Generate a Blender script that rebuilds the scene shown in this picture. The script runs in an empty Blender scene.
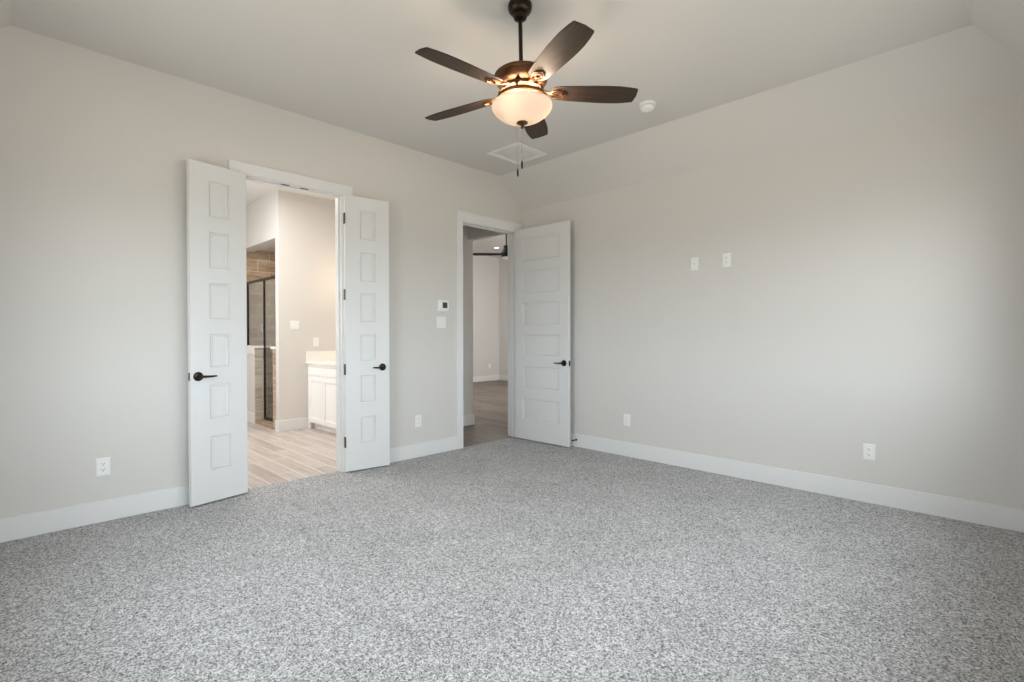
import bpy, bmesh, math, random
from mathutils import Matrix, Vector

# ------------------------------------------------------------------ camera, world, light, exposure
C = bpy.context.scene.collection
scene = bpy.context.scene
PI = math.pi
H = 3.06          # flat ceiling height
HP = 2.711        # wall plate where the slopes start
RUN = 0.36        # plan width of the ceiling slopes
XL, YF = -4.744, -4.41   # left wall and window wall (both beside / behind the camera)

cd = bpy.data.cameras.new('camera')
cam = bpy.data.objects.new('camera', cd)
C.objects.link(cam)
cd.sensor_width = 36.0
cd.lens = 507.164 * 36.0 / 1024.0
cd.clip_start = 0.02
yaw, pitch, roll = 0.789431, -0.0107652, -0.00092538
F = Vector((math.sin(yaw) * math.cos(pitch), math.cos(yaw) * math.cos(pitch), math.sin(pitch)))
R0 = Vector((math.cos(yaw), -math.sin(yaw), 0))
U0 = R0.cross(F)
R1 = R0 * math.cos(roll) + U0 * math.sin(roll)
U1 = U0 * math.cos(roll) - R0 * math.sin(roll)
m = Matrix((R1, U1, -F)).transposed().to_4x4()
m.translation = Vector((-4.4382, -4.24336, 1.217425))
cam.matrix_world = m
scene.camera = cam

scene.view_settings.view_transform = 'Standard'
scene.view_settings.look = 'None'
scene.view_settings.gamma = 1.0
scene.view_settings.exposure = -0.03
scene.view_settings.use_curve_mapping = False
scene.cycles.use_denoising = True
scene.cycles.max_bounces = 12
scene.cycles.diffuse_bounces = 8
scene.cycles.transparent_max_bounces = 16
scene.cycles.sample_clamp_indirect = 6.0
scene.cycles.caustics_reflective = False
scene.cycles.caustics_refractive = False

SKY = 13.3
w = bpy.data.worlds.new('sky'); scene.world = w
w.use_nodes = True
nt = w.node_tree; nt.nodes.clear()
tc = nt.nodes.new('ShaderNodeTexCoord')
sx = nt.nodes.new('ShaderNodeSeparateXYZ')
mr = nt.nodes.new('ShaderNodeMapRange')
mr.inputs['From Min'].default_value = -0.03; mr.inputs['From Max'].default_value = 0.03
mx = nt.nodes.new('ShaderNodeMix'); mx.data_type = 'RGBA'
mx.inputs[6].default_value = (0.45, 0.425, 0.385, 1)     # pale ground below the horizon, brightened to lift the ceiling
mx.inputs[7].default_value = (0.86, 0.925, 1.0, 1)      # pale overcast sky
bg = nt.nodes.new('ShaderNodeBackground'); bg.inputs['Strength'].default_value = SKY
wo = nt.nodes.new('ShaderNodeOutputWorld')
nt.links.new(tc.outputs['Generated'], sx.inputs[0])
nt.links.new(sx.outputs['Z'], mr.inputs['Value'])
nt.links.new(mr.outputs[0], mx.inputs[0])
nt.links.new(mx.outputs[2], bg.inputs['Color'])
nt.links.new(bg.outputs[0], wo.inputs['Surface'])

WINDOWS = [(-1.35, -0.68), (-2.75, -1.90), (-4.10, -3.25)]
SIDE = [(-2.35, -1.15)]     # window added in the left wall for general fill light
SILL, HEAD = 0.86, 2.24


def lamp(name, kind, loc, power, color, size=0.1, size_y=None, rot=(0, 0, 0), portal=False):
    ld = bpy.data.lights.new(name, kind)
    ld.energy = power; ld.color = color
    if kind == 'AREA':
        ld.size = size
        if size_y:
            ld.shape = 'RECTANGLE'; ld.size_y = size_y
        if portal:
            ld.cycles.is_portal = True
    else:
        ld.shadow_soft_size = size
    o = bpy.data.objects.new(name, ld)
    o.location = loc; o.rotation_euler = rot
    C.objects.link(o)
    return o


for a, b in WINDOWS:     # portals only steer the sampling of the sky through the window openings
    lamp('sky_portal', 'AREA', ((a + b) / 2, YF - 0.13, (SILL + HEAD) / 2), 1, (1, 1, 1),
         b - a, HEAD - SILL, (PI / 2, 0, 0), True)
for a, b in SIDE:
    lamp('sky_portal', 'AREA', (XL - 0.13, (a + b) / 2, (SILL + HEAD) / 2), 1, (1, 1, 1),
         HEAD - SILL, b - a, (0, -PI / 2, 0), True)
lamp('bath_fill', 'AREA', (-2.75, 1.5, 3.0), 40, (1.0, 0.98, 0.97), 0.9)  # unseen area lamp added to brighten the bathroom
lamp('bath_window_light', 'AREA', (-3.8, 2.2, 1.7), 30, (0.95, 0.97, 1.0), 1.2, 1.2, (0, -PI / 2, 0))
lamp('vanity_light', 'POINT', (-1.13, 1.95, 1.97), 3, (1.0, 0.76, 0.52), 0.06)
lamp('shower_downlight', 'AREA', (-1.4, 3.1, 2.49), 6, (1.0, 0.84, 0.66), 0.14)
lamp('great_room_top_fill', 'AREA', (2.2, 3.0, 3.25), 50, (1.0, 0.97, 0.93), 1.6)  # broad lamp added under the ceiling to brighten the great room
lamp('great_room_side_fill', 'AREA', (3.6, 0.5, 1.8), 88, (0.97, 0.98, 1.0), 1.6, 2.0, (PI / 2, 0, 0))  # lamp added before the blank near wall to light the far wall


# ------------------------------------------------------------------ materials
def srgb(r, g, b):
    f = lambda c: (c / 255 / 12.92) if c <= 10 else ((c / 255 + 0.055) / 1.055) ** 2.4
    return (f(r), f(g), f(b), 1)


def material(name, color, rough=0.5, metal=0.0, spec=0.5):
    mt = bpy.data.materials.new(name)
    mt.use_nodes = True
    b = mt.node_tree.nodes['Principled BSDF']
    b.inputs['Base Color'].default_value = color
    b.inputs['Roughness'].default_value = rough
    b.inputs['Metallic'].default_value = metal
    b.inputs['Specular IOR Level'].default_value = spec
    return mt


def node(mt, kind, **inp):
    n = mt.node_tree.nodes.new(kind)
    for k, v in inp.items():
        n.inputs[k.replace('_', ' ')].default_value = v
    return n


def link(mt, a, b):
    mt.node_tree.links.new(a, b)


def bsdf(mt):
    return mt.node_tree.nodes['Principled BSDF']


def ramp(mt, fac, stops):
    r = mt.node_tree.nodes.new('ShaderNodeValToRGB')
    e = r.color_ramp.elements
    e[0].position, e[0].color = stops[0]
    e[1].position, e[1].color = stops[-1]
    for p, c in stops[1:-1]:
        x = e.new(p); x.color = c
    link(mt, fac, r.inputs['Fac'])
    return r


def bump(mt, height, strength, dist):
    b = node(mt, 'ShaderNodeBump', Strength=strength, Distance=dist)
    link(mt, height, b.inputs['Height'])
    link(mt, b.outputs[0], bsdf(mt).inputs['Normal'])


def objco(mt):
    return mt.node_tree.nodes.new('ShaderNodeTexCoord').outputs['Object']


def paint(name, col, scale=90, strength=0.06):
    mt = material(name, col, 0.75, 0, 0.25)
    n = node(mt, 'ShaderNodeTexNoise', Scale=scale, Detail=3.0, Roughness=0.6)
    link(mt, objco(mt), n.inputs['Vector'])
    bump(mt, n.outputs['Fac'], strength, 0.004)
    return mt


WALL = paint('greige_wall_paint', srgb(213, 210, 205.5))
CEIL = paint('greige_ceiling_paint', srgb(213, 210, 205.5), 70, 0.08)
BATHPAINT = paint('bathroom_wall_paint', srgb(214, 210, 204))
TRIM = material('white_trim_enamel', srgb(226, 226, 225), 0.38, 0, 0.4)
DOORW = material('white_door_enamel', srgb(222, 222, 221), 0.42, 0, 0.4)
PLASTIC = material('white_plastic', srgb(238, 238, 236), 0.35)
SLOT = material('dark_slot', srgb(40, 38, 36), 0.6)
SCREEN = material('grey_screen', srgb(62, 64, 62), 0.2)
BRONZE = material('oil_rubbed_bronze', srgb(52, 42, 34), 0.32, 0.85)
COPPER = material('brushed_copper_bronze', srgb(104, 74, 52), 0.40, 0.9)
BLACK = material('matte_black_metal', srgb(14, 13, 12), 0.55, 0.2)
NICKEL = material('dark_nickel', srgb(92, 86, 80), 0.35, 0.9)
CHAIN = material('chain_metal', srgb(170, 160, 145), 0.35, 0.8)
QUARTZ = material('white_quartz', srgb(240, 235, 228), 0.25)
CABINET = material('white_cabinet_paint', srgb(243, 242, 239), 0.4)
BULB = material('bulb_glass', (1, 0.9, 0.75, 1), 0.3)

# carpet: grey cut pile with dark flecks
CARPET = material('grey_fleck_carpet', (0.4, 0.4, 0.4, 1), 0.95, 0, 0.1)
co = objco(CARPET)
n1 = node(CARPET, 'ShaderNodeTexVoronoi', Scale=190.0)
n3 = node(CARPET, 'ShaderNodeTexVoronoi', Scale=85.0)
n2 = node(CARPET, 'ShaderNodeTexNoise', Scale=2.2, Detail=3.0, Roughness=0.6)
for n_ in (n1, n2, n3):
    link(CARPET, co, n_.inputs['Vector'])
r1 = ramp(CARPET, n1.outputs['Color'], [(0.10, srgb(96, 95, 95)), (0.50, srgb(187, 186, 186)), (0.90, srgb(232, 231, 231))])
r3 = ramp(CARPET, n3.outputs['Color'], [(0.10, (0.72, 0.72, 0.72, 1)), (0.60, (1, 1, 1, 1))])
r2 = ramp(CARPET, n2.outputs['Fac'], [(0.35, (0.90, 0.90, 0.90, 1)), (0.65, (1, 1, 1, 1))])


def mul(mt, a, b):
    x = mt.node_tree.nodes.new('ShaderNodeMix'); x.data_type = 'RGBA'; x.blend_type = 'MULTIPLY'
    x.inputs[0].default_value = 1.0
    link(mt, a, x.inputs[6]); link(mt, b, x.inputs[7])
    return x.outputs[2]


link(CARPET, mul(CARPET, mul(CARPET, r1.outputs[0], r3.outputs[0]), r2.outputs[0]), bsdf(CARPET).inputs['Base Color'])
bump(CARPET, n1.outputs['Distance'], 0.35, 0.004)


def plank_tile(name, light, dark, grout, along_y=True, bw=0.92, bh=0.152):
    mt = material(name, light, 0.42, 0, 0.35)
    mp = node(mt, 'ShaderNodeMapping')
    if along_y:
        mp.inputs['Rotation'].default_value = (0, 0, PI / 2)
    link(mt, objco(mt), mp.inputs['Vector'])
    br = node(mt, 'ShaderNodeTexBrick', Scale=1.0, Mortar_Size=0.006, Mortar_Smooth=0.1, Bias=0.0,
              Brick_Width=bw, Row_Height=bh, Color1=(0, 0, 0, 1), Color2=(1, 1, 1, 1), Mortar=(0.5, 0.5, 0.5, 1))
    br.offset = 0.37; br.offset_frequency = 2
    link(mt, mp.outputs[0], br.inputs['Vector'])
    st = node(mt, 'ShaderNodeMapping'); st.inputs['Scale'].default_value = (1.2, 14, 14)
    link(mt, mp.outputs[0], st.inputs['Vector'])
    nz = node(mt, 'ShaderNodeTexNoise', Scale=2.2, Detail=5.0, Roughness=0.6, Distortion=0.8)
    link(mt, st.outputs[0], nz.inputs['Vector'])
    ad = mt.node_tree.nodes.new('ShaderNodeMath'); ad.operation = 'MULTIPLY_ADD'
    link(mt, br.outputs['Color'], ad.inputs[0]); ad.inputs[1].default_value = 0.28
    link(mt, nz.outputs['Fac'], ad.inputs[2])
    rr = ramp(mt, ad.outputs[0], [(0.38, dark), (0.80, light)])
    mm = mt.node_tree.nodes.new('ShaderNodeMix'); mm.data_type = 'RGBA'
    link(mt, br.outputs['Fac'], mm.inputs[0])
    link(mt, rr.outputs[0], mm.inputs[6]); mm.inputs[7].default_value = grout
    link(mt, mm.outputs[2], bsdf(mt).inputs['Base Color'])
    return mt


BATHTILE = plank_tile('pale_wood_look_tile', srgb(202, 192, 184), srgb(170, 158, 149), srgb(220, 214, 208))
HALLTILE = plank_tile('grey_brown_wood_look_tile', srgb(128, 116, 104), srgb(80, 69, 59), srgb(104, 94, 84))


def wall_tile(name, swap, dark=(124, 104, 82), light=(182, 160, 134)):
    """brown stone tile in running bond; swap turns the axes so rows stay level on each wall"""
    mt = material(name, srgb(170, 140, 105), 0.35)
    sep = node(mt, 'ShaderNodeSeparateXYZ'); link(mt, objco(mt), sep.inputs[0])
    cmb = node(mt, 'ShaderNodeCombineXYZ')
    link(mt, sep.outputs[swap], cmb.inputs[0]); link(mt, sep.outputs['Z'], cmb.inputs[1])
    br = node(mt, 'ShaderNodeTexBrick', Scale=1.0, Mortar_Size=0.004, Mortar_Smooth=0.1, Bias=0.0,
              Brick_Width=0.34, Row_Height=0.168, Color1=(0, 0, 0, 1), Color2=(1, 1, 1, 1), Mortar=(0.5, 0.5, 0.5, 1))
    link(mt, cmb.outputs[0], br.inputs['Vector'])
    st = node(mt, 'ShaderNodeMapping'); st.inputs['Scale'].default_value = (2.0, 11, 11)
    link(mt, cmb.outputs[0], st.inputs['Vector'])
    nz = node(mt, 'ShaderNodeTexNoise', Scale=1.8, Detail=5.0, Roughness=0.65, Distortion=1.0)
    link(mt, st.outputs[0], nz.inputs['Vector'])
    ad = mt.node_tree.nodes.new('ShaderNodeMath'); ad.operation = 'MULTIPLY_ADD'
    link(mt, br.outputs['Color'], ad.inputs[0]); ad.inputs[1].default_value = 0.2
    link(mt, nz.outputs['Fac'], ad.inputs[2])
    rr = ramp(mt, ad.outputs[0], [(0.38, srgb(*dark)), (0.75, srgb(*light))])
    mm = mt.node_tree.nodes.new('ShaderNodeMix'); mm.data_type = 'RGBA'
    link(mt, br.outputs['Fac'], mm.inputs[0])
    link(mt, rr.outputs[0], mm.inputs[6]); mm.inputs[7].default_value = srgb(214, 196, 172)
    link(mt, mm.outputs[2], bsdf(mt).inputs['Base Color'])
    return mt


TILE_X = wall_tile('brown_stone_tile_facing_front', 'X')
TILE_Y = wall_tile('brown_stone_tile_facing_side', 'Y')
TILE_END = wall_tile('pale_stone_tile', 'X', (158, 148, 134), (204, 196, 182))

# dark walnut fan blade
BLADE = material('dark_walnut_blade', srgb(64, 52, 42), 0.55, 0, 0.25)
mp = node(BLADE, 'ShaderNodeMapping'); mp.inputs['Scale'].default_value = (3, 40, 1)
link(BLADE, objco(BLADE), mp.inputs['Vector'])
nb = node(BLADE, 'ShaderNodeTexNoise', Scale=2.0, Detail=4.0)
link(BLADE, mp.outputs[0], nb.inputs['Vector'])
rb = ramp(BLADE, nb.outputs['Fac'], [(0.3, srgb(42, 32, 24)), (0.7, srgb(62, 49, 38))])
link(BLADE, rb.outputs[0], bsdf(BLADE).inputs['Base Color'])


def thin_glass(name, tint, refl):
    mt = bpy.data.materials.new(name); mt.use_nodes = True
    t = mt.node_tree; t.nodes.clear()
    o = t.nodes.new('ShaderNodeOutputMaterial')
    tr = t.nodes.new('ShaderNodeBsdfTransparent'); tr.inputs['Color'].default_value = tint
    gl = t.nodes.new('ShaderNodeBsdfGlossy'); gl.inputs['Roughness'].default_value = 0.02
    lw = t.nodes.new('ShaderNodeLayerWeight'); lw.inputs['Blend'].default_value = 0.5
    pw = t.nodes.new('ShaderNodeMath'); pw.operation = 'POWER'; pw.inputs[1].default_value = 4.0
    fr = t.nodes.new('ShaderNodeMath'); fr.operation = 'MULTIPLY_ADD'
    fr.inputs[1].default_value = 0.8; fr.inputs[2].default_value = refl
    t.links.new(lw.outputs['Facing'], pw.inputs[0]); t.links.new(pw.outputs[0], fr.inputs[0])
    mi = t.nodes.new('ShaderNodeMixShader')
    t.links.new(fr.outputs[0], mi.inputs[0])
    t.links.new(tr.outputs[0], mi.inputs[1]); t.links.new(gl.outputs[0], mi.inputs[2])
    t.links.new(mi.outputs[0], o.inputs['Surface'])
    return mt


PANE = thin_glass('window_glass', (0.98, 0.995, 0.99, 1), 0.02)
SHOWERGLASS = thin_glass('shower_glass', (0.93, 0.95, 0.94, 1), 0.14)

# frosted bowl of the fan light: light from the bulbs inside passes through it
BOWL = bpy.data.materials.new('frosted_alabaster_glass'); BOWL.use_nodes = True
t = BOWL.node_tree; t.nodes.clear()
o_ = t.nodes.new('ShaderNodeOutputMaterial')
tl = t.nodes.new('ShaderNodeBsdfTranslucent'); tl.inputs['Color'].default_value = (0.52, 0.47, 0.43, 1)
df = t.nodes.new('ShaderNodeBsdfDiffuse'); df.inputs['Color'].default_value = (0.9, 0.84, 0.76, 1)
gs = t.nodes.new('ShaderNodeBsdfGlossy'); gs.inputs['Roughness'].default_value = 0.25
m1 = t.nodes.new('ShaderNodeMixShader'); m1.inputs[0].default_value = 0.45
m2 = t.nodes.new('ShaderNodeMixShader'); m2.inputs[0].default_value = 0.05
t.links.new(tl.outputs[0], m1.inputs[1]); t.links.new(df.outputs[0], m1.inputs[2])
t.links.new(m1.outputs[0], m2.inputs[1]); t.links.new(gs.outputs[0], m2.inputs[2])
t.links.new(m2.outputs[0], o_.inputs['Surface'])


def emitter(name, color, strength):
    mt = bpy.data.materials.new(name); mt.use_nodes = True
    b = bsdf(mt)
    b.inputs['Base Color'].default_value = (0.9, 0.9, 0.9, 1)
    b.inputs['Emission Color'].default_value = color
    b.inputs['Emission Strength'].default_value = strength
    return mt


LAMPFACE = emitter('lit_downlight_lens', (1, 0.93, 0.82, 1), 4.0)


# ------------------------------------------------------------------ mesh helpers
class MB:
    def __init__(self):
        self.bm = bmesh.new()

    def box(self, x0, x1, y0, y1, z0, z1):
        v = [self.bm.verts.new(p) for p in ((x0, y0, z0), (x1, y0, z0), (x1, y1, z0), (x0, y1, z0),
                                            (x0, y0, z1), (x1, y0, z1), (x1, y1, z1), (x0, y1, z1))]
        for f in ((0, 3, 2, 1), (4, 5, 6, 7), (0, 1, 5, 4), (1, 2, 6, 5), (2, 3, 7, 6), (3, 0, 4, 7)):
            self.bm.faces.new([v[i] for i in f])
        return self

    def prism(self, pts, axis, a, b):
        """extrude a 2D polygon along an axis (0,1,2) from a to b"""
        def P(q, t):
            c = list(q); c.insert(axis, t); return c
        A = [self.bm.verts.new(P(q, a)) for q in pts]
        B = [self.bm.verts.new(P(q, b)) for q in pts]
        n = len(pts)
        self.bm.faces.new(A[::-1]); self.bm.faces.new(B)
        for i in range(n):
            self.bm.faces.new([A[i], A[(i + 1) % n], B[(i + 1) % n], B[i]])
        return self

    def lathe(self, prof, n=40, M=None):
        """profile of (r, z) revolved round Z; M places it"""
        M = M or Matrix()
        rings = []
        for r, z in prof:
            if r < 1e-6:
                rings.append([self.bm.verts.new(M @ Vector((0, 0, z)))])
            else:
                rings.append([self.bm.verts.new(M @ Vector((r * math.cos(2 * PI * k / n), r * math.sin(2 * PI * k / n), z))) for k in range(n)])
        for a, b in zip(rings, rings[1:]):
            for k in range(n):
                k2 = (k + 1) % n
                if len(a) == 1 and len(b) == 1:
                    break
                if len(a) == 1:
                    self.bm.faces.new([a[0], b[k2], b[k]])
                elif len(b) == 1:
                    self.bm.faces.new([a[k], a[k2], b[0]])
                else:
                    self.bm.faces.new([a[k], a[k2], b[k2], b[k]])
        return self

    def tube(self, pts, radii, n=12, cap=True, flat=1.0):
        """round (or flattened) tube along a list of points"""
        pts = [Vector(p) for p in pts]
        if not isinstance(radii, (list, tuple)):
            radii = [radii] * len(pts)
        rings = []
        up = Vector((0, 0, 1))
        for i, p in enumerate(pts):
            d = (pts[min(i + 1, len(pts) - 1)] - pts[max(i - 1, 0)]).normalized()
            u = up if abs(d.dot(up)) < 0.95 else Vector((1, 0, 0))
            s = d.cross(u).normalized(); q = s.cross(d).normalized()
            rings.append([self.bm.verts.new(p + s * radii[i] * math.cos(2 * PI * k / n) + q * radii[i] * flat * math.sin(2 * PI * k / n)) for k in range(n)])
        for a, b in zip(rings, rings[1:]):
            for k in range(n):
                self.bm.faces.new([a[k], a[(k + 1) % n], b[(k + 1) % n], b[k]])
        if cap:
            self.bm.faces.new(rings[0][::-1]); self.bm.faces.new(rings[-1])
        return self

    def torus(self, R, r, M=None, n=32, k=10, sx=1.0):
        M = M or Matrix()
        g = [[self.bm.verts.new(M @ Vector(((R + r * math.cos(2 * PI * j / k)) * math.cos(2 * PI * i / n) * sx,
                                            (R + r * math.cos(2 * PI * j / k)) * math.sin(2 * PI * i / n),
                                            r * math.sin(2 * PI * j / k)))) for j in range(k)] for i in range(n)]
        for i in range(n):
            for j in range(k):
                self.bm.faces.new([g[i][j], g[(i + 1) % n][j], g[(i + 1) % n][(j + 1) % k], g[i][(j + 1) % k]])
        return self

    def sphere(self, c, r, sc=(1, 1, 1), n=20):
        M = Matrix.Translation(c) @ Matrix.Diagonal((r * sc[0], r * sc[1], r * sc[2], 1))
        bmesh.ops.create_uvsphere(self.bm, u_segments=n, v_segments=n // 2, radius=1, matrix=M)
        return self

    def build(self, name, mat, parent=None, bev=0.0, seg=2, angle=35, M=None):
        bmesh.ops.recalc_face_normals(self.bm, faces=self.bm.faces[:])
        me = bpy.data.meshes.new(name)
        if M is not None:
            self.bm.transform(M)
        self.bm.to_mesh(me); self.bm.free()
        me.materials.append(mat)
        for p in me.polygons:
            p.use_smooth = True
        me.set_sharp_from_angle(angle=math.radians(angle))
        o = bpy.data.objects.new(name, me)
        C.objects.link(o)
        if parent is not None:
            o.parent = parent
        if bev:
            b = o.modifiers.new('bevel', 'BEVEL')
            b.width = bev; b.segments = seg; b.limit_method = 'ANGLE'; b.angle_limit = math.radians(40)
        return o


def tag(o, label, cat, group=None, kind=None):
    o['label'] = label; o['category'] = cat
    if group: o['group'] = group
    if kind: o['kind'] = kind
    return o


def thing(name, label, cat, loc=(0, 0, 0), rotz=0.0, group=None):
    o = bpy.data.objects.new(name, None)
    C.objects.link(o)
    o.location = loc; o.rotation_euler = (0, 0, rotz)
    o.empty_display_size = 0.1
    return tag(o, label, cat, group)


def struct(o, label, cat):
    return tag(o, label, cat, None, 'structure')


def dup(root, loc, rotz, label, name=None):
    r = root.copy(); C.objects.link(r)
    r.location = loc; r.rotation_euler = (0, 0, rotz); r['label'] = label
    for ch in list(root.children):
        c = ch.copy(); C.objects.link(c); c.parent = r
        for g in ch.children:
            d = g.copy(); C.objects.link(d); d.parent = c
    return r


# ------------------------------------------------------------------ bedroom shell
DX0, DX1, DZ = -3.105, -2.303, 2.458     # clear opening of the double doors
HX0, HX1, HZ = -0.917, -0.104, 2.442     # clear opening of the hall door
J = 0.02                                  # jamb thickness
WT = 0.12                                 # wall thickness
CT = 0.015                                # casing thickness

mb = MB().box(XL, 0, YF, 0.0, -0.05, 0)
mb.box(DX0 - J, DX1 + J, 0, 0.068, -0.05, 0)
mb.box(HX0 - J, HX1 + J, 0, 0.014, -0.05, 0)
struct(mb.build('floor', CARPET), 'grey flecked wall-to-wall carpet floor of the bedroom', 'floor')

mb = MB()
mb.box(XL - WT, DX0 - J, 0, WT, -0.05, 3.12)
mb.box(DX1 + J, HX0 - J, 0, WT, -0.05, 3.12)
mb.box(HX1 + J, 0.0, 0, WT, -0.05, 3.12)
mb.box(DX0 - J, DX1 + J, 0, WT, DZ + J, 3.12)
mb.box(HX0 - J, HX1 + J, 0, WT, HZ + J, 3.12)
struct(mb.build('wall_back', WALL), 'greige back wall holding the double doors and the hall doorway', 'wall')
struct(MB().box(0, WT, YF - 0.14, WT, -0.05, 3.12).build('wall_right', WALL), 'long plain greige wall on the right', 'wall')
mb = MB()
ys = [YF - 0.14] + [v for ab in sorted(SIDE) for v in ab] + [0.0]
for i in range(0, len(ys), 2):
    mb.box(XL - 0.14, XL, ys[i], ys[i + 1], -0.05, 3.12)
for a, b in SIDE:
    mb.box(XL - 0.14, XL, a, b, -0.05, SILL).box(XL - 0.14, XL, a, b, HEAD, 3.12)
struct(mb.build('wall_left', WALL), 'greige left wall beside the viewer', 'wall')
mb = MB()
xs = [XL] + [v for ab in sorted(WINDOWS) for v in ab] + [0.0]
for i in range(0, len(xs), 2):
    mb.box(xs[i], xs[i + 1], YF - 0.14, YF, -0.05, 3.12)
for a, b in WINDOWS:
    mb.box(a, b, YF - 0.14, YF, -0.05, SILL)
    mb.box(a, b, YF - 0.14, YF, HEAD, 3.12)
struct(mb.build('wall_front', WALL), 'greige window wall behind the viewer', 'wall')

# vaulted ceiling: flat field with slopes along the right, left and window walls
mb = MB()
B_ = mb.bm
xa, xb, yb = XL + RUN, -RUN, YF + RUN
V = lambda *p: B_.verts.new(p)
f1, f2, f3, f4 = V(xa, 0, H), V(xb, 0, H), V(xb, yb, H), V(xa, yb, H)
w1, w2, w3, w4 = V(XL, 0, HP), V(0, 0, HP), V(0, YF, HP), V(XL, YF, HP)
B_.faces.new([f1, f2, f3, f4]); B_.faces.new([f2, w2, w3, f3])
B_.faces.new([f3, w3, w4, f4]); B_.faces.new([f4, w4, w1, f1])
top = [V(XL, 0, H + 0.06), V(0, 0, H + 0.06), V(0, YF, H + 0.06), V(XL, YF, H + 0.06)]
B_.faces.new(top)
B_.faces.new([w1, f1, f2, w2, top[1], top[0]])
for a, b, c, d in ((w2, w3, top[2], top[1]), (w3, w4, top[3], top[2]), (w4, w1, top[0], top[3])):
    B_.faces.new([a, b, c, d])
struct(mb.build('ceiling', CEIL, angle=10), 'greige bedroom ceiling with sloped edges along three walls', 'ceiling')

# windows behind the viewer
for i, (a, b) in enumerate(WINDOWS):
    fr = MB()
    t_ = 0.05; y0, y1 = YF - 0.12, YF - 0.05
    fr.box(a, a + t_, y0, y1, SILL, HEAD).box(b - t_, b, y0, y1, SILL, HEAD)
    fr.box(a + t_, b - t_, y0, y1, SILL, SILL + t_).box(a + t_, b - t_, y0, y1, HEAD - t_, HEAD)
    zc = (SILL + HEAD) / 2
    fr.box(a + t_, b - t_, y0 + 0.01, y1 - 0.01, zc - 0.02, zc + 0.02)
    o = fr.build('window_%d' % (i + 1), TRIM, bev=0.002)
    struct(o, 'white framed window in the wall behind the viewer, ' + ('nearest the right wall', 'middle one', 'nearest the left wall')[i], 'window')
    MB().box(a + t_, b - t_, YF - 0.088, YF - 0.084, SILL + t_, HEAD - t_).build('window_pane', PANE, o)
    MB().box(a - 0.02, b + 0.02, YF - 0.05, YF + 0.03, SILL - 0.022, SILL).build('window_sill', TRIM, o, bev=0.003)

for i, (a, b) in enumerate(SIDE):
    fr = MB()
    t_ = 0.05; y0, y1 = XL - 0.12, XL - 0.05
    fr.box(y0, y1, a, a + t_, SILL, HEAD).box(y0, y1, b - t_, b, SILL, HEAD)
    fr.box(y0, y1, a + t_, b - t_, SILL, SILL + t_).box(y0, y1, a + t_, b - t_, HEAD - t_, HEAD)
    zc = (SILL + HEAD) / 2
    fr.box(y0 + 0.01, y1 - 0.01, a + t_, b - t_, zc - 0.02, zc + 0.02)
    o = fr.build('window_%d' % (i + 4), TRIM, bev=0.002)
    struct(o, 'white framed window added in the left wall to even out the light', 'window')
    MB().box(XL - 0.088, XL - 0.084, a + t_, b - t_, SILL + t_, HEAD - t_).build('window_pane', PANE, o)
    MB().box(XL - 0.05, XL + 0.03, a - 0.02, b + 0.02, SILL - 0.022, SILL).build('window_sill', TRIM, o, bev=0.003)

# door linings (jambs with stops) and casings
def jamb(name, x0, x1, z, stop_y, label):
    mb = MB()
    mb.box(x0 - J, x0, 0.0, WT, 0, z + J).box(x1, x1 + J, 0.0, WT, 0, z + J).box(x0, x1, 0.0, WT, z, z + J)
    s = 0.011
    mb.box(x0, x0 + s, stop_y, stop_y + 0.034, 0, z).box(x1 - s, x1, stop_y, stop_y + 0.034, 0, z)
    mb.box(x0 + s, x1 - s, stop_y, stop_y + 0.034, z - s, z)
    return struct(mb.build(name, TRIM, bev=0.0015), label, 'door jamb')


jd = jamb('trim_1', DX0, DX1, DZ, 0.042, 'white jamb lining of the double doorway')
jamb('trim_2', HX0, HX1, HZ, 0.042, 'white jamb lining of the hall doorway')
for xp in (-2.781, -2.623):   # ball-catch plates in the head of the double doorway
    MB().box(xp - 0.034, xp + 0.034, 0.010, 0.034, DZ - 0.003, DZ).build('strike_plate', NICKEL, jd, bev=0.001)

mb = MB()
ZC = 2.553
mb.box(-3.210, DX0 - 0.006, -CT, 0, 0, DZ + 0.006).box(DX1 + 0.006, -2.206, -CT, 0, 0, DZ + 0.006)
mb.box(-3.214, -2.204, -CT - 0.003, 0, DZ + 0.006, ZC)
struct(mb.build('trim_3', TRIM, bev=0.002), 'flat white casing round the double doorway', 'door casing')
mb = MB()
mb.box(-1.006, HX0 - 0.006, -CT, 0, 0, HZ + 0.006).box(HX1 + 0.006, -0.045, -CT, 0, 0, HZ + 0.006)
mb.box(-1.008, -0.001, -CT - 0.003, 0, HZ + 0.006, 2.556)
struct(mb.build('trim_4', TRIM, bev=0.002), 'flat white casing round the hall doorway in the corner', 'door casing')
for s_, (x0, x1, z) in enumerate(((DX0 - 0.006, DX1 + 0.006, DZ), (HX0 - 0.006, HX1 + 0.006, HZ))):
    mb = MB()
    mb.box(x0 - 0.09, x0, WT, WT + CT, 0, z + 0.006).box(x1, min(x1 + 0.09, 0.0), WT, WT + CT, 0, z + 0.006)
    mb.box(x0 - 0.09, min(x1 + 0.09, 0.0), WT, WT + CT, z + 0.006, z + 0.1)
    struct(mb.build('trim_%d' % (5 + s_), TRIM, bev=0.002),
           ('white casing on the bathroom side of the double doorway', 'white casing on the hall side of the corner doorway')[s_], 'door casing')

BH, BT = 0.1425, 0.016


def baseboard(name, boxes, label, mat=TRIM):
    mb = MB()
    for b in boxes:
        mb.box(*b, 0, BH)
    return struct(mb.build(name, mat, bev=0.003), label, 'baseboard')


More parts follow.
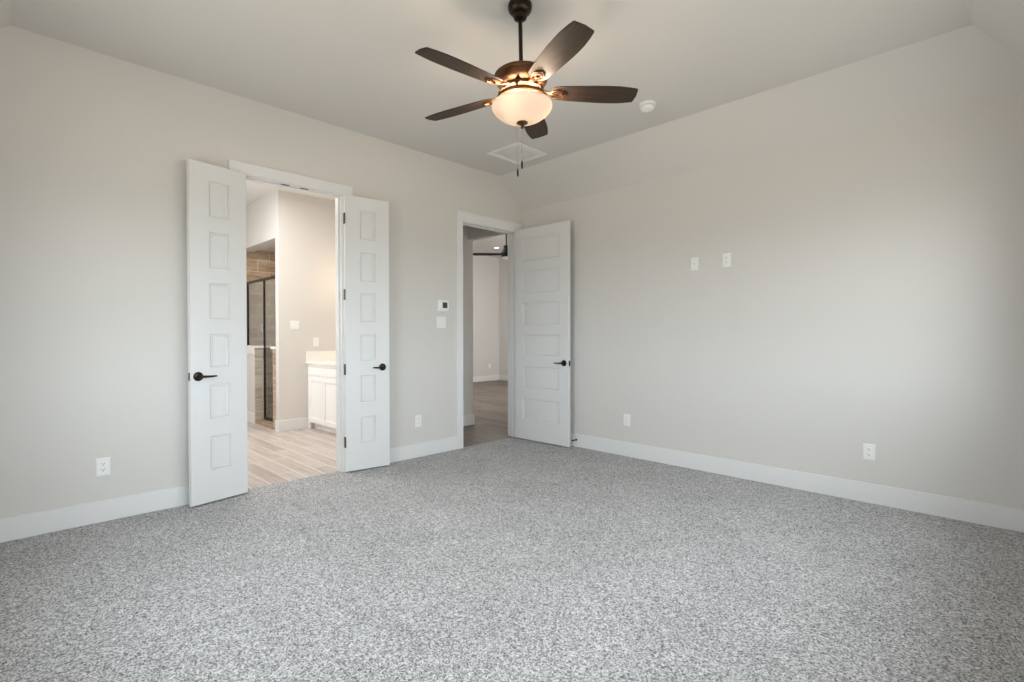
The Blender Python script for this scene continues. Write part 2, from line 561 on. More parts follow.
baseboard('baseboard_back_left', [(XL, -3.210, -BT, 0)], 'white baseboard on the back wall left of the double doors')
baseboard('baseboard_back_middle', [(-2.206, -1.006, -BT, 0)], 'white baseboard on the back wall between the two doorways')
baseboard('baseboard_right', [(-BT, 0, YF, 0 - CT - 0.004)], 'long white baseboard on the right wall')
baseboard('baseboard_left', [(XL, XL + BT, YF + BT, -BT)], 'white baseboard on the left wall beside the viewer')
baseboard('baseboard_front', [(XL, -BT, YF, YF + BT)], 'white baseboard under the windows behind the viewer')


# ------------------------------------------------------------------ doors
PANELS = [(0.24, 0.49), (0.612, 0.865), (0.985, 1.232), (1.336, 1.60), (1.703, 1.97), (2.078, 2.34)]
DT = 0.035


def door_leaf(name, w_, h, px0, px1, z0=0.012):
    """panelled leaf: hinge edge at x=0, free edge at x=w_, show face at y=0, back at y=-DT; six recessed panels each side"""
    mb = MB(); bm = mb.bm
    xs_ = [0, px0, px1, w_]
    zs_ = [z0]
    for a, b in PANELS:
        zs_ += [a, b]
    zs_ += [h]
    def rect(x0, x1, z0_, z1_, y):
        return [bm.verts.new(p) for p in ((x0, y, z0_), (x1, y, z0_), (x1, y, z1_), (x0, y, z1_))]
    for y, s in ((0.0, -1), (-DT, 1)):
        g = [[bm.verts.new((x, y, z)) for x in xs_] for z in zs_]
        for i in range(len(zs_) - 1):
            for j in range(3):
                q = [g[i][j], g[i][j + 1], g[i + 1][j + 1], g[i + 1][j]]
                if j == 1 and i % 2 == 1:
                    prev = q
                    a, b, c, d = xs_[1], xs_[2], zs_[i], zs_[i + 1]
                    for inset, dep in ((0.001, 0.011), (0.006, 0.011), (0.013, 0.004), (0.019, 0.0045), (0.021, 0.011), (0.025, 0.0105)):
                        r = rect(a + inset, b - inset, c + inset, d - inset, y + s * dep)
                        for k in range(4):
                            bm.faces.new([prev[k], prev[(k + 1) % 4], r[(k + 1) % 4], r[k]])
                        prev = r
                    bm.faces.new(prev)
                else:
                    bm.faces.new(q)
    bm.verts.ensure_lookup_table()
    bmesh.ops.remove_doubles(bm, verts=bm.verts[:], dist=1e-6)
    # rim
    e = [x for x in bm.edges if len(x.link_faces) == 1]
    bmesh.ops.bridge_loops(bm, edges=e)
    return mb.build(name, DOORW, angle=20)


def add_lever(door, s, z, toward, side):
    """round rose with a straight lever; toward=-1 points to the hinge; side=+1 show face, -1 back"""
    y0 = 0.0 if side > 0 else -DT
    M = Matrix.Translation((s, y0, z)) @ Matrix.Rotation(-side * PI / 2, 4, 'X')
    h = MB().lathe([(0, 0), (0.033, 0), (0.033, 0.004), (0.030, 0.009), (0.020, 0.011), (0.013, 0.013), (0.0115, 0.030), (0.011, 0.046), (0, 0.048)], 32, M)
    o = h.build('door_handle', BRONZE, door)
    o['label'] = 'dark bronze lever handle'
    y = y0 + side * 0.044
    pts = [(s - toward * 0.012, y, z), (s + toward * 0.012, y, z), (s + toward * 0.05, y + side * 0.004, z - 0.001),
           (s + toward * 0.083, y + side * 0.004, z - 0.001), (s + toward * 0.106, y, z)]
    MB().tube(pts, [0.009, 0.0105, 0.009, 0.008, 0.0065], 12, True, 0.85).build('lever', BRONZE, o)
    return o


def add_hinge(door, z, y_pin=-DT - 0.004):
    hb = MB()
    hb.lathe([(0, -0.048), (0.0075, -0.047), (0.0075, 0.047), (0, 0.048)], 14, Matrix.Translation((-0.006, y_pin, z)))
    hb.box(-0.0025, 0.0, -DT, -0.004, z - 0.045, z + 0.045)
    hb.build('hinge', NICKEL, door)


def place_door(o, hinge, free):
    """show face runs from hinge to free; local +y must point at the viewer"""
    o.location = (hinge[0], hinge[1], 0)
    o.rotation_euler = (0, 0, math.atan2(free[1] - hinge[1], free[0] - hinge[0]))


# left leaf: local +x runs to the left in the picture, so local +y faces the viewer
dl = door_leaf('door_1', 0.404, 2.457, 0.128, 0.272)
place_door(dl, (-3.106, -0.051), (-3.501, -0.132))
struct(dl, 'narrow white six-panel leaf of the double doors, folded back left of the doorway', 'door')
add_lever(dl, 0.353, 0.928, -1, 1)
add_lever(dl, 0.353, 0.928, -1, -1)
for z in (2.25, 1.58, 0.92, 0.275):
    add_hinge(dl, z)
MB().box(0.404, 0.4055, -0.029, -0.006, 0.90, 0.957).build('latch_plate', NICKEL, dl, bev=0.0005)

# right leaf: mirrored, so build it mirrored in x
dr = door_leaf('door_2', 0.412, 2.460, 0.136, 0.278)
add_lever(dr, 0.343, 0.928, -1, 1)
add_lever(dr, 0.343, 0.928, -1, -1)
for z in (2.25, 1.58, 0.92, 0.275):
    add_hinge(dr, z, 0.0 - 0.012 + 0.016)
MB().box(0.412, 0.4135, -0.029, -0.006, 0.90, 0.957).build('latch_plate', NICKEL, dr, bev=0.0005)


def mirror_y(door):
    """turn a leaf so its show face is at local -y (viewer on the other hand)"""
    for o in [door] + list(door.children_recursive):
        o.data.transform(Matrix.Scale(-1, 4, (0, 1, 0)))
        o.data.flip_normals()


mirror_y(dr)
place_door(dr, (-2.298, -0.051), (-1.887, -0.107))
struct(dr, 'narrow white six-panel leaf of the double doors, folded back right of the doorway', 'door')

# hall door, open against the right wall
dh = door_leaf('door_3', 0.779, 2.455, 0.107, 0.653)
add_lever(dh, 0.720, 0.917, -1, 1)
add_lever(dh, 0.720, 0.917, -1, -1)
for z in (2.25, 1.58, 0.92, 0.275):
    add_hinge(dh, z)
MB().box(0.779, 0.7805, -0.029, -0.006, 0.885, 0.945).build('latch_plate', BRONZE, dh, bev=0.0005)
MB().box(0.7805, 0.787, -0.024, -0.011, 0.905, 0.928).build('latch_bolt', BRONZE, dh, bev=0.001)
mirror_y(dh)
place_door(dh, (-0.152, -0.047), (-0.130, -0.826))
struct(dh, 'wide white six-panel hall door standing open against the right wall', 'door')


# ------------------------------------------------------------------ plates: outlets, switches
def plate_mesh(w_, h):
    """wall plate in local xz, back at y=0, face toward -y"""
    mb = MB()
    a, b = w_ / 2, h / 2
    mb.prism([(-a, -b), (a, -b), (a, b), (-a, b)], 1, -0.003, 0)
    mb.prism([(-a + 0.004, -b + 0.004), (a - 0.004, -b + 0.004), (a - 0.004, b - 0.004), (-a + 0.004, b - 0.004)], 1, -0.006, -0.003)
    return mb


def make_outlet(label, loc, rotz, group):
    t = thing('wall_outlet', label, 'outlet', loc, rotz, group)
    plate_mesh(0.074, 0.118).build('cover_plate', PLASTIC, t, bev=0.0015)
    for dz in (0.0195, -0.0195):
        mb = MB()
        pts = []
        for k in range(24):
            an = 2 * PI * k / 24
            pts.append((0.0172 * math.cos(an), max(-0.0135, min(0.0135, 0.0172 * math.sin(an))) + dz))
        mb.prism(pts, 1, -0.0085, -0.005)
        r = mb.build('receptacle', PLASTIC, t, bev=0.0006)
        s = MB()
        s.box(-0.0075, -0.0053, -0.0091, -0.008, dz - 0.001, dz + 0.008)
        s.box(0.0053, 0.0075, -0.0091, -0.008, dz, dz + 0.0075)
        s.lathe([(0, 0), (0.0027, 0), (0.0027, 0.001), (0, 0.001)], 12, Matrix.Translation((0, -0.0081, dz - 0.007)) @ Matrix.Rotation(PI / 2, 4, 'X'))
        s.build('slots', SLOT, r)
    return t


def make_switch(label, loc, rotz, n, wdt, group=None):
    t = thing('light_switch', label, 'light switch', loc, rotz, group)
    plate_mesh(wdt, 0.118).build('cover_plate', PLASTIC, t, bev=0.0015)
    for i in range(n):
        x = (i - (n - 1) / 2) * 0.046
        MB().prism([(-0.0085, -0.033), (-0.0065, -0.033), (-0.0065, 0.033), (-0.011, 0.033), (-0.009, 0.0)][::-1], 0, x - 0.0165, x + 0.0165).build('rocker', PLASTIC, t, bev=0.001)
        MB().box(x - 0.0185, x + 0.0185, -0.0066, -0.0058, -0.0355, 0.0355).build('rocker_frame', CHAIN_W, t)
    return t


CHAIN_W = material('pale_grey_plastic', srgb(214, 213, 210), 0.4)
o1 = make_outlet('white duplex outlet low on the back wall left of the double doors', (-3.972, 0, 0.360), 0, 'wall outlets')
dup(o1, (-1.497, 0, 0.362), 0, 'white duplex outlet low on the back wall between the two doorways')
RB = -PI / 2      # on the right wall the local -y axis has to point to -x


def on_right(src, y, z, label):
    return dup(src, (0, y, z), RB, label)


on_right(o1, -3.496, 0.369, 'white duplex outlet low on the bare stretch of right wall, nearest the viewer')
on_right(o1, -2.464, 1.870, 'white duplex outlet high on the right wall, right of the cable jack plate')

# cable plate (high) and rectangular-insert outlet (low)
t = thing('cable_plate', 'white cable jack plate high on the right wall, left of the high outlet', 'wall plate', (0, -2.176, 1.866), RB)
plate_mesh(0.074, 0.118).build('cover_plate', PLASTIC, t, bev=0.0015)
MB().lathe([(0, 0), (0.0075, 0), (0.0075, 0.003), (0.0048, 0.003), (0.0048, 0.008), (0, 0.008)], 16, Matrix.Translation((0, -0.005, 0)) @ Matrix.Rotation(PI / 2, 4, 'X')).build('cable_jack', CHAIN_W, t)
for dz in (-0.042, 0.042):
    MB().lathe([(0, 0), (0.0032, 0), (0.0028, 0.0012), (0, 0.0014)], 12, Matrix.Translation((0, -0.006, dz)) @ Matrix.Rotation(PI / 2, 4, 'X')).build('plate_screw', CHAIN_W, t)
t = thing('wall_outlet', 'white rectangular-insert outlet low on the right wall beside the open hall door', 'outlet', (0, -1.472, 0.365), RB, 'wall outlets')
plate_mesh(0.076, 0.118).build('cover_plate', PLASTIC, t, bev=0.0015)
MB().box(-0.0185, 0.0185, -0.0066, -0.0058, -0.0355, 0.0355).build('insert_frame', CHAIN_W, t)
ins = MB().box(-0.0168, 0.0168, -0.0085, -0.006, -0.0335, 0.0335).build('receptacle', PLASTIC, t, bev=0.001)
for dz in (0.017, -0.017):
    for xx in (-0.0066, 0.0066):
        MB().box(xx - 0.0008, xx + 0.0008, -0.009, -0.0082, dz - 0.001, dz + 0.006).build('slot', SLOT, ins)

make_switch('white double rocker switch on the back wall under the thermostat', (-1.206, 0, 1.356), 0, 2, 0.118)

t = thing('thermostat', 'small white thermostat with dark screen left of the hall doorway', 'thermostat', (-1.187, 0, 1.530))
MB().box(-0.070, 0.070, -0.006, 0, -0.058, 0.058).build('back_plate', PLASTIC, t, bev=0.004)
body = MB().box(-0.032, 0.064, -0.024, -0.006, -0.050, 0.050).build('body', PLASTIC, t, bev=0.005, seg=3)
MB().box(-0.018, 0.042, -0.0252, -0.0238, -0.026, 0.033).build('screen', SCREEN, body)

# door stop on the right baseboard
t = thing('door_stop', 'small black spring door stop on the right baseboard behind the hall door', 'door stop', (-BT, -0.845, 0.078))
RX = Matrix.Rotation(-PI / 2, 4, 'Y')
MB().lathe([(0, 0), (0.012, 0), (0.012, 0.003), (0.006, 0.006), (0, 0.006)], 20, RX).build('base', BLACK, t)
sp = []
for k in range(121):
    an = k / 120 * 2 * PI * 10
    sp.append((-0.005 - 0.046 * k / 120, 0.0048 * math.cos(an), 0.0048 * math.sin(an)))
MB().tube(sp, 0.0012, 6).build('spring', BLACK, t)
MB().lathe([(0, 0.050), (0.008, 0.050), (0.0085, 0.060), (0.006, 0.066), (0, 0.067)], 20, RX).build('tip', BLACK, t)

# ------------------------------------------------------------------ ceiling: vent and smoke detector
vx0, vx1, vy0, vy1 = -0.965, -0.520, -0.865, -0.440
t = thing('air_vent', 'white square ceiling air vent with louvers near the back wall', 'air vent', ((vx0 + vx1) / 2, (vy0 + vy1) / 2, H))
a, b = (vx1 - vx0) / 2, (vy1 - vy0) / 2
mb = MB()
fw = 0.045
for (x0, x1, y0, y1) in ((-a, a, -b, -b + fw), (-a, a, b - fw, b), (-a, -a + fw, -b + fw, b - fw), (a - fw, a, -b + fw, b - fw)):
    mb.box(x0, x1, y0, y1, -0.008, 0)
mb.build('frame', PLASTIC, t, bev=0.003)
MB().box(-a + fw, a - fw, -b + fw, b - fw, -0.0015, 0).build('backing', PLASTIC, t)
mb = MB()
n = 12
for i in range(n):
    y = -b + fw + (i + 0.5) * (2 * b - 2 * fw) / n
    mb.prism([(y - 0.0135, -0.0060), (y - 0.013, -0.0072), (y + 0.0125, -0.0036), (y + 0.012, -0.0024)], 0, -a + fw, a - fw)
lv = mb.build('louvers', PLASTIC, t)
MB().box(-0.006, 0.006, -b + fw, b - fw, -0.011, -0.0095).build('louver_bar', PLASTIC, t)

t = thing('smoke_detector', 'round white smoke detector on the flat ceiling right of the fan', 'smoke detector', (-0.795, -2.152, H))
MB().lathe([(0, 0), (0.066, 0), (0.068, -0.004), (0.066, -0.011), (0.058, -0.013), (0, -0.013)], 48).build('base', PLASTIC, t)
MB().lathe([(0, -0.012), (0.052, -0.012), (0.0525, -0.022), (0.056, -0.026), (0.054, -0.038), (0.046, -0.046), (0.022, -0.050), (0.020, -0.048), (0, -0.048)], 48).build('cover', PLASTIC, t)
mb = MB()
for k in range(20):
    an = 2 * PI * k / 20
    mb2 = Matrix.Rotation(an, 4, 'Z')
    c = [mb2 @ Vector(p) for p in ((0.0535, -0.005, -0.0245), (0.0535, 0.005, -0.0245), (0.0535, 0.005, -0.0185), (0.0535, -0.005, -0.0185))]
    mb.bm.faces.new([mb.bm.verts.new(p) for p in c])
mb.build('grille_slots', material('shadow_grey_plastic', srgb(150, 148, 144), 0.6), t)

# ------------------------------------------------------------------ ceiling fan
FX, FY = -2.389, -2.275
fan = thing('ceiling_fan', 'bronze five-blade ceiling fan with lit frosted bowl hanging from the bedroom ceiling', 'ceiling fan', (FX, FY, H))
lean = math.radians(-1.1)      # the hanger ball lets the fan lean a little
fan.matrix_world = Matrix.Translation((FX, FY, H)) @ Matrix.Rotation(lean, 4, Vector((math.sin(yaw), math.cos(yaw), 0)))
Z = lambda z: z - H
MB().lathe([(0, 0), (0.064, 0), (0.067, Z(3.052)), (0.0675, Z(3.040)), (0.064, Z(3.024)), (0.055, Z(3.010)), (0.044, Z(3.003)), (0.038, Z(3.001)),
            (0.0385, Z(2.988)), (0.034, Z(2.977)), (0.020, Z(2.970)), (0, Z(2.970))], 48).build('canopy', BRONZE, fan)
MB().lathe([(0, Z(2.98)), (0.0115, Z(2.98)), (0.0115, Z(2.69)), (0, Z(2.69))], 24).build('downrod', BRONZE, fan)
MB().lathe([(0, Z(2.6966)), (0.024, Z(2.6966)), (0.030, Z(2.6914)), (0.070, Z(2.6889)), (0.110, Z(2.6837)), (0.136, Z(2.6760)), (0.149, Z(2.6656)), (0.152, Z(2.6588)),
            (0.151, Z(2.6536)), (0.147, Z(2.6502)), (0.146, Z(2.6416)), (0.142, Z(2.6278)), (0.132, Z(2.6149)), (0.118, Z(2.6063)), (0.100, Z(2.6020)), (0, Z(2.6020))], 64).build('motor_housing', COPPER, fan)
MB().lathe([(0, Z(2.604)), (0.096, Z(2.604)), (0.100, Z(2.598)), (0.098, Z(2.586)), (0.085, Z(2.580)), (0.060, Z(2.576)), (0.050, Z(2.56)), (0.048, Z(2.535)), (0, Z(2.533))], 48).build('switch_housing', COPPER, fan)

# open light-kit collar: a ring below the motor carried by five curved arms
kit = MB()
kit.lathe([(0.118, Z(2.553)), (0.121, Z(2.556)), (0.133, Z(2.552)), (0.138, Z(2.544)), (0.136, Z(2.532)), (0.130, Z(2.526)), (0.120, Z(2.526)), (0.118, Z(2.532)), (0.118, Z(2.553))], 64)
kit.build('fitter_ring', COPPER, fan)
for k in range(5):
    an = math.radians(32.7 + 36 + 72 * k)
    c, s_ = math.cos(an), math.sin(an)
    pts = [(r * c, r * s_, Z(z)) for r, z in ((0.082, 2.592), (0.100, 2.590), (0.116, 2.580), (0.126, 2.564), (0.128, 2.548))]
    MB().tube(pts, [0.013, 0.013, 0.012, 0.012, 0.013], 10, True, 0.6).build('fitter_arm', COPPER, fan)

bowl_out = [(0.160, 2.514), (0.166, 2.511), (0.169, 2.503), (0.167, 2.492), (0.158, 2.476), (0.142, 2.459), (0.117, 2.441), (0.085, 2.426), (0.050, 2.417), (0.018, 2.413), (0.006, 2.413)]
bowl_in = [(max(r - 0.004, 0.006), z + 0.004) for r, z in bowl_out[::-1]]
prof = [(r, Z(z - 0.008)) for r, z in bowl_out + bowl_in]
MB().lathe(prof + [prof[0]], 72).build('glass_bowl', BOWL, fan, angle=60)
MB().lathe([(0, Z(2.4150)), (0.005, Z(2.4150)), (0.005, Z(2.4070)), (0.031, Z(2.4050)), (0.032, Z(2.4000)), (0.022, Z(2.3940)), (0.010, Z(2.3890)), (0.009, Z(2.3830)),
            (0.011, Z(2.3780)), (0.008, Z(2.3720)), (0, Z(2.3700))], 32).build('finial', COPPER, fan)
MB().lathe([(0, Z(2.54)), (0.004, Z(2.54)), (0.004, Z(2.410)), (0, Z(2.410))], 12).build('centre_rod', COPPER, fan)
FANW = 50.0
for k in range(3):
    an = math.radians(80 + 120 * k)
    px, py = 0.10 * math.cos(an), 0.10 * math.sin(an)
    b = MB().lathe([(0, Z(2.555)), (0.013, Z(2.555)), (0.013, Z(2.535)), (0, Z(2.535))], 20, Matrix.Translation((px, py, 0))).build('lamp_socket', PLASTIC, fan)
    l = lamp('fan_bulb_light', 'POINT', (px, py, Z(2.496)), FANW / 3, (1.0, 0.79, 0.59), 0.04)
    l.parent = fan

# blades
def blade_mesh():
    """blade along +x, root at r=0.165, tip at r=0.66, with rounded root and clipped tip"""
    top_, bot_ = [], []
    for r, hw in ((0.168, 0.026), (0.174, 0.040), (0.186, 0.050), (0.21, 0.056), (0.27, 0.061), (0.34, 0.0655), (0.42, 0.070), (0.49, 0.0715), (0.55, 0.070), (0.60, 0.0645), (0.642, 0.057)):
        top_.append((r, hw)); bot_.append((r, -hw))
    tip = [(0.649, 0.055), (0.653, 0.049), (0.659, 0.0), (0.653, -0.049), (0.649, -0.055)]
    pts = top_ + tip + bot_[::-1]
    return MB().prism(pts, 2, -0.003, 0.003)


def bracket_mesh():
    mb = MB()
    mb.tube([(0.080, 0, 0.018), (0.110, 0, 0.016), (0.140, 0, 0.004), (0.165, 0, -0.006), (0.195, 0, -0.007)], [0.010, 0.010, 0.009, 0.009, 0.008], 10, True, 0.7)
    mb.tube([(0.155, 0.0, -0.003), (0.172, 0.022, -0.005), (0.20, 0.030, -0.006), (0.232, 0.024, -0.006), (0.250, 0.0, -0.006), (0.232, -0.024, -0.006), (0.20, -0.030, -0.006), (0.172, -0.022, -0.005), (0.155, 0, -0.003)], 0.0052, 8)
    mb.tube([(0.185, 0.0, -0.006), (0.193, 0.012, -0.006), (0.208, 0.017, -0.006), (0.224, 0.012, -0.006), (0.232, 0.0, -0.006), (0.224, -0.012, -0.006), (0.208, -0.017, -0.006), (0.193, -0.012, -0.006), (0.185, 0.0, -0.006)], 0.004, 8)
    return mb


PITCH = math.radians(-11.5)
for k in range(5):
    an = math.radians(32.7 + 72 * k)
    M = Matrix.Translation((0, 0, Z(2.573))) @ Matrix.Rotation(an, 4, 'Z') @ Matrix.Rotation(PITCH, 4, 'X')
    if k == 0:
        bl = blade_mesh().build('fan_blade', BLADE, fan, bev=0.0015)
        br = bracket_mesh().build('blade_bracket', COPPER, bl)
        first = bl
    else:
        bl = first.copy(); C.objects.link(bl); bl.parent = fan
        br = first.children[0].copy(); C.objects.link(br); br.parent = bl
    bl.matrix_basis = M

# two pull chains with wooden fobs
for (px, py, zb, lab) in ((-0.022, 0.021, 2.150, 'long'), (0.000, 0.008, 2.195, 'short')):
    z1 = zb + 0.0
    pc = MB()
    pc.tube([(px, py, Z(2.405)), (px, py, Z(zb))], 0.0011, 6)
    nb_ = int((2.40 - zb) / 0.009)
    o = pc.build('pull_chain', CHAIN, fan)
    bd = MB()
    for i in range(nb_):
        bd.sphere((px, py, Z(2.40 - 0.009 * i)), 0.0022, n=8)
    bd.build('chain_beads', CHAIN, o)
    MB().lathe([(0, Z(zb)), (0.003, Z(zb)), (0.0048, Z(zb - 0.008)), (0.0052, Z(zb - 0.030)), (0.004, Z(zb - 0.044)), (0, Z(zb - 0.046))], 14, Matrix.Translation((px, py, 0))).build('chain_fob', BRONZE, o)

# ------------------------------------------------------------------ bathroom seen through the double doorway
BX0, BX1 = -4.0, -1.04
SX = -1.965            # outer face of the shower front
SI = -1.810            # inner face of the shower front
SXR, SYB = -0.95, 3.87
BY = 2.36
struct(MB().box(BX0, BX1, 0.120, 4.3, -0.05, 0).box(DX0, DX1, 0.068, 0.120, -0.05, 0).build('floor_bathroom', BATHTILE), 'pale wood-look plank tile floor of the bathroom', 'floor')
struct(MB().box(BX0, BX1, WT, 4.3, H, H + 0.06).build('ceiling_bathroom', CEIL), 'plain pale bathroom ceiling', 'ceiling')
struct(MB().box(SX, BX1, BY, BY + 0.10, 0, H).build('wall_bathroom_far', BATHPAINT), 'pale warm bathroom wall behind the vanity end', 'wall')
struct(MB().box(BX1, BX1 + 0.1, WT, BY + 0.1, 0, H).build('wall_bathroom_right', BATHPAINT), 'bathroom wall behind the vanity', 'wall')
struct(MB().box(BX0 - 0.1, BX0, WT, 4.4, 0, H).build('wall_bathroom_left', BATHPAINT), 'left bathroom wall, out of view', 'wall')
struct(MB().box(BX0, SX, 4.3, 4.4, 0, H).build('wall_bathroom_end', BATHPAINT), 'end bathroom wall beyond the shower', 'wall')
struct(MB().box(SX, SI + 0.04, BY + 0.10, SYB, 2.465, H).build('wall_shower_header', BATHPAINT), 'dropped wall header over the shower front', 'wall')
struct(MB().box(SX, SX + 0.1, SYB, 4.3, 0, H).build('wall_shower_side', BATHPAINT), 'bathroom wall past the shower front', 'wall')
struct(MB().box(SX + 0.1, SXR, SYB, SYB + 0.08, 0, 2.6).build('wall_shower_back', TILE_X), 'brown stone tiled back wall of the shower', 'wall')
struct(MB().box(SXR, SXR + 0.08, BY + 0.1, SYB + 0.08, 0, 2.6).build('wall_shower_right', TILE_Y), 'brown stone tiled side wall of the shower', 'wall')
struct(MB().box(SI, SXR, BY + 0.1, BY + 0.112, 0, 2.5).build('wall_shower_near', TILE_X), 'brown stone tiled near wall inside the shower', 'wall')
struct(MB().box(SI + 0.04, SXR, BY + 0.1, SYB, 2.498, 2.52).build('ceiling_shower', CEIL), 'low ceiling over the shower', 'ceiling')
struct(MB().box(SI, SXR, BY + 0.112, SYB, 0, 0.02).build('floor_shower', TILE_X), 'brown tile shower floor', 'floor')
# half wall with cap, tiled end
hw = MB().box(SX, SI, 3.215, SYB, 0, 1.045).build('wall_shower_half', BATHPAINT)
struct(hw, 'pale half wall with white cap beside the shower door', 'wall')
MB().box(SX - 0.004, SI + 0.01, 3.203, 3.215, 0, 1.045).build('tiled_end', TILE_END, hw)
MB().box(SX - 0.016, SX, 3.215, SYB, 0.965, 1.045).build('cap_moulding', TRIM, hw, bev=0.004)
MB().box(SX - 0.025, SI + 0.02, 3.185, SYB, 1.045, 1.078).build('cap', QUARTZ, hw, bev=0.003)
st_ = MB().box(SX + 0.004, SI, BY + 0.112, 2.58, 0, 1.045).build('wall_shower_stub', TILE_Y)
struct(st_, 'short tiled stub wall right of the shower door', 'wall')
MB().box(SX - 0.012, SI + 0.01, BY + 0.10, 2.615, 1.045, 1.078).build('cap', QUARTZ, st_, bev=0.003)
struct(MB().box(SX, SI, 2.58, 3.203, 0, 0.055).build('trim_7', TILE_Y, bev=0.003), 'low tiled curb under the shower door', 'shower curb')
baseboard('baseboard_bathroom_far', [(SX, -1.585, BY - BT, BY)], 'white baseboard on the bathroom wall left of the vanity')
baseboard('baseboard_bathroom_corner', [(SX - BT, SX, BY - BT, BY + 0.10)], 'white baseboard on the wall end beside the shower')
baseboard('baseboard_bathroom_half', [(SX - BT, SX, 3.215, SYB)], 'white baseboard on the shower half wall')

# framed glass enclosure
GX = SI - 0.035
en = thing('shower_enclosure', 'dark bronze framed glass shower enclosure standing on half wall and curb', 'shower enclosure', (GX, 2.58, 0))
e_ = 0.013
y0 = 0.0
yp, ye = 3.203 - 2.58, SYB - 2.58
MB().box(-0.014, 0.014, y0 - 0.10, ye, 1.985, 2.02).build('header_rail', BRONZE, en, bev=0.002)
MB().box(-e_, e_, yp - 0.022, yp, 0.055, 1.985).build('post', BRONZE, en, bev=0.002)
MB().box(-e_, e_, ye - 0.024, ye, 1.078, 1.985).build('wall_post', BRONZE, en, bev=0.002)
MB().box(-e_, e_, y0, y0 + 0.018, 0.055, 1.045).build('hinge_post', BRONZE, en, bev=0.002)
MB().box(-0.022, 0.022, y0 + 0.018, yp - 0.022, 0.055, 0.085).build('bottom_rail', BRONZE, en, bev=0.002)
MB().box(-0.003, 0.003, y0 + 0.018, yp - 0.022, 0.085, 1.985).build('glass_door', SHOWERGLASS, en)
MB().box(-0.003, 0.003, yp, ye - 0.024, 1.078, 1.985).build('glass_panel', SHOWERGLASS, en)
MB().box(-0.003, 0.003, -0.10, y0, 1.078, 1.985).build('side_glass', SHOWERGLASS, en)
# pale plate on the back wall, standing in for a reflection in the glass
t = thing('reflected_plate', 'pale rectangular plate standing in for a reflection in the shower glass', 'reflection', (-1.632, SYB, 1.335))
MB().box(-0.035, 0.035, -0.008, 0, -0.058, 0.058).build('plate', CHAIN_W, t, bev=0.003)
MB().box(-0.006, 0.006, -0.03, -0.008, -0.030, 0.030).build('lever', NICKEL, t, bev=0.002)  # bar for the dark slit in the reflected plate

# vanity
VX, VY0 = -1.595, 0.62
va = thing('vanity_cabinet', 'white shaker bathroom vanity cabinet seen past the right door leaf', 'cabinet', (VX, BY, 0))
D_ = BX1 - VX
L_ = BY - VY0
mb = MB()
mb.box(0.018, D_ - 0.001, -L_, -0.001, 0.085, 0.852)
mb.box(0.0, 0.018, -0.055, -0.001, 0, 0.852)              # stile running to the floor
mb.box(0.018, 0.30, -0.020, -0.001, 0, 0.085)
mb.box(0.0, 0.018, -L_, -0.055, 0.815, 0.852)
mb.box(0.0, 0.018, -L_, -0.055, 0.085, 0.105)
mb.box(0.0, 0.018, -L_, -0.055, 0.685, 0.710)
mb.build('body', CABINET, va, bev=0.0015)
MB().box(0.075, 0.09, -L_, -0.02, 0, 0.085).build('toe_kick', CABINET, va)


def shaker(y0, y1, z0, z1, name):
    f = MB()
    r = 0.055
    f.box(-0.019, 0.0, y0, y1, z0, z0 + r).box(-0.019, 0.0, y0, y1, z1 - r, z1)
    f.box(-0.019, 0.0, y0, y0 + r, z0 + r, z1 - r).box(-0.019, 0.0, y1 - r, y1, z0 + r, z1 - r)
    f.box(-0.010, 0.0, y0 + r, y1 - r, z0 + r, z1 - r)
    return f.build(name, CABINET, va, bev=0.0012)


MB().box(-0.019, 0, -0.85, -0.062, 0.712, 0.812).build('drawer_front', CABINET, va, bev=0.002)
MB().box(-0.019, 0, -L_ + 0.01, -0.858, 0.712, 0.812).build('drawer_front', CABINET, va, bev=0.002)
ww = (L_ - 0.062 - 0.01) / 4
for i in range(4):
    shaker(-0.062 - (i + 1) * ww + 0.003, -0.062 - i * ww - 0.003, 0.105, 0.688, 'door')
ct = thing('vanity_countertop', 'white stone vanity countertop with low splash against the bathroom wall', 'countertop', (VX, BY, 0.853))
MB().box(-0.030, D_ - 0.001, -L_ - 0.02, -0.001, 0, 0.034).build('slab', QUARTZ, ct, bev=0.002)
MB().box(-0.026, D_ - 0.001, -0.021, -0.001, 0.034, 0.160).build('side_splash', QUARTZ, ct, bev=0.002)
MB().box(D_ - 0.021, D_ - 0.001, -L_ - 0.02, -0.021, 0.034, 0.160).build('back_splash', QUARTZ, ct, bev=0.002)

make_switch('white double rocker switch on the bathroom wall left of the vanity', (-1.760, BY, 1.352), 0, 2, 0.118)
dup(o1, (-1.484, BY, 1.134), 0, 'white duplex outlet on the bathroom wall just above the vanity splash')

# ------------------------------------------------------------------ hall and great room seen through the corner doorway
OX = 0.112
VE = 1.02
struct(MB().box(-0.94, 0.0, WT, VE + 0.11, -0.05, 0).box(0.0, 5.3, WT, 5.9, -0.05, 0)
       .box(HX0, HX1, 0.014, WT, -0.05, 0).build('floor_hall', HALLTILE), 'grey-brown wood-look plank tile floor beyond the hall doorway', 'floor')
struct(MB().box(-0.94, OX, VE, VE + 0.11, 0, 3.3).build('wall_hall_far', WALL), 'greige wall end facing the hall doorway', 'wall')
struct(MB().box(0.015, OX, WT, VE, 2.512, 3.3).build('wall_hall_header', WALL), 'dropped header over the opening from hall to great room', 'wall')
struct(MB().box(-0.94, 0.015, WT, VE, 2.76, 2.82).build('ceiling_hall', CEIL), 'dim hall ceiling just beyond the corner doorway', 'ceiling')
baseboard('baseboard_hall_far', [(-0.94, OX + BT, VE - BT, VE), (OX, OX + BT, VE, VE + 0.11)], 'white baseboard wrapping the wall end beyond the hall doorway')
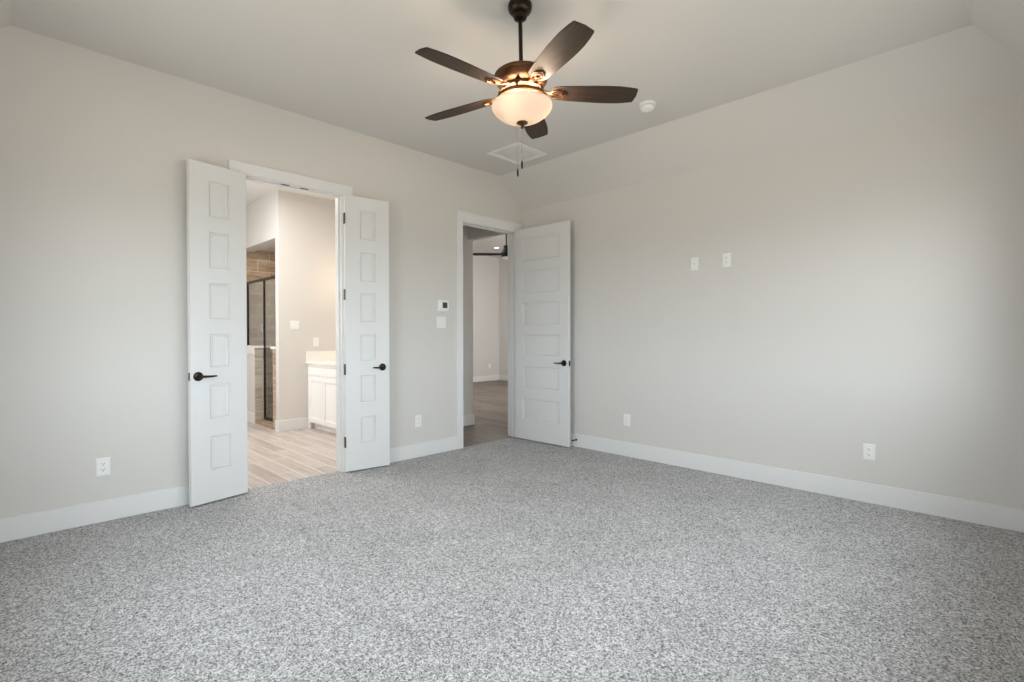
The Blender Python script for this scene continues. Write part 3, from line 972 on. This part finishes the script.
struct(MB().box(0, OX, VE + 0.11, 5.8, 0, 3.3).build('wall_great_room_left', WALL), 'great room wall left of the opening', 'wall')
struct(MB().box(OX, 5.3, 5.8, 5.9, 0, 3.34).build('wall_great_room_far', WALL), 'far greige wall of the great room', 'wall')
struct(MB().box(5.184, 5.3, WT, 5.8, 0, 3.34).build('wall_great_room_right', WALL), 'shaded right wall of the great room', 'wall')
struct(MB().box(WT, 5.3, 0.02, WT, 0, 3.34).build('wall_great_room_near', WALL), 'near wall of the great room behind the bedroom', 'wall')
struct(MB().box(OX, 5.3, WT, 5.9, 3.34, 3.40).build('ceiling_great_room', CEIL), 'pale flat ceiling of the great room', 'ceiling')
baseboard('baseboard_great_room_far', [(OX, 5.184, 5.8 - BT, 5.8)], 'white baseboard along the far great room wall')
baseboard('baseboard_great_room_right', [(5.184 - BT, 5.184, WT, 5.8 - BT)], 'white baseboard along the right great room wall')
dup(o1, (4.83, 5.8, 0.40), 0, 'tiny white outlet low on the far great room wall')

t = thing('recessed_light', 'lit round recessed ceiling light in the great room beyond the fan', 'ceiling light', (4.02, 4.67, 3.34))
MB().lathe([(0.055, 0), (0.075, 0), (0.075, -0.004), (0.064, -0.007), (0.055, -0.004), (0.055, 0)], 40).build('trim_ring', PLASTIC, t)
MB().lathe([(0, -0.001), (0.055, -0.001), (0.054, -0.0035), (0, -0.0035)], 40).build('lens', LAMPFACE, t)

# black fan of the great room
gf = thing('ceiling_fan', 'black ceiling fan half hidden by the hall doorway in the great room', 'ceiling fan', (1.893, 2.178, 3.34))
gz = -0.70
MB().lathe([(0, 0), (0.06, 0), (0.06, -0.03), (0.03, -0.06), (0, -0.06)], 32).build('canopy', BLACK, gf)
MB().lathe([(0, -0.05), (0.013, -0.05), (0.013, gz + 0.15), (0, gz + 0.15)], 16).build('downrod', BLACK, gf)
MB().lathe([(0, gz + 0.17), (0.05, gz + 0.17), (0.050, gz + 0.12), (0.066, gz + 0.11), (0.070, gz + 0.07), (0.085, gz + 0.06), (0.088, gz), (0.082, gz - 0.03), (0, gz - 0.03)], 40).build('motor_housing', BLACK, gf)
MB().lathe([(0, gz - 0.028), (0.078, gz - 0.028), (0.076, gz - 0.050), (0.05, gz - 0.065), (0, gz - 0.072)], 40).build('light_lens', PLASTIC, gf)
for k in range(3):
    an = math.radians(135 + 120 * k)
    M = Matrix.Translation((0, 0, gz + 0.02)) @ Matrix.Rotation(an, 4, 'Z') @ Matrix.Rotation(math.radians(12), 4, 'X')
    if k == 0:
        fb = MB().prism([(0.06, -0.03), (0.13, -0.045), (0.55, -0.055), (0.60, -0.042), (0.61, 0.0), (0.60, 0.042), (0.55, 0.055), (0.13, 0.045), (0.06, 0.03)], 2, -0.004, 0.004).build('fan_blade', BLACK, gf, bev=0.001)
        first = fb
    else:
        fb = first.copy(); C.objects.link(fb); fb.parent = gf
    fb.matrix_basis = M
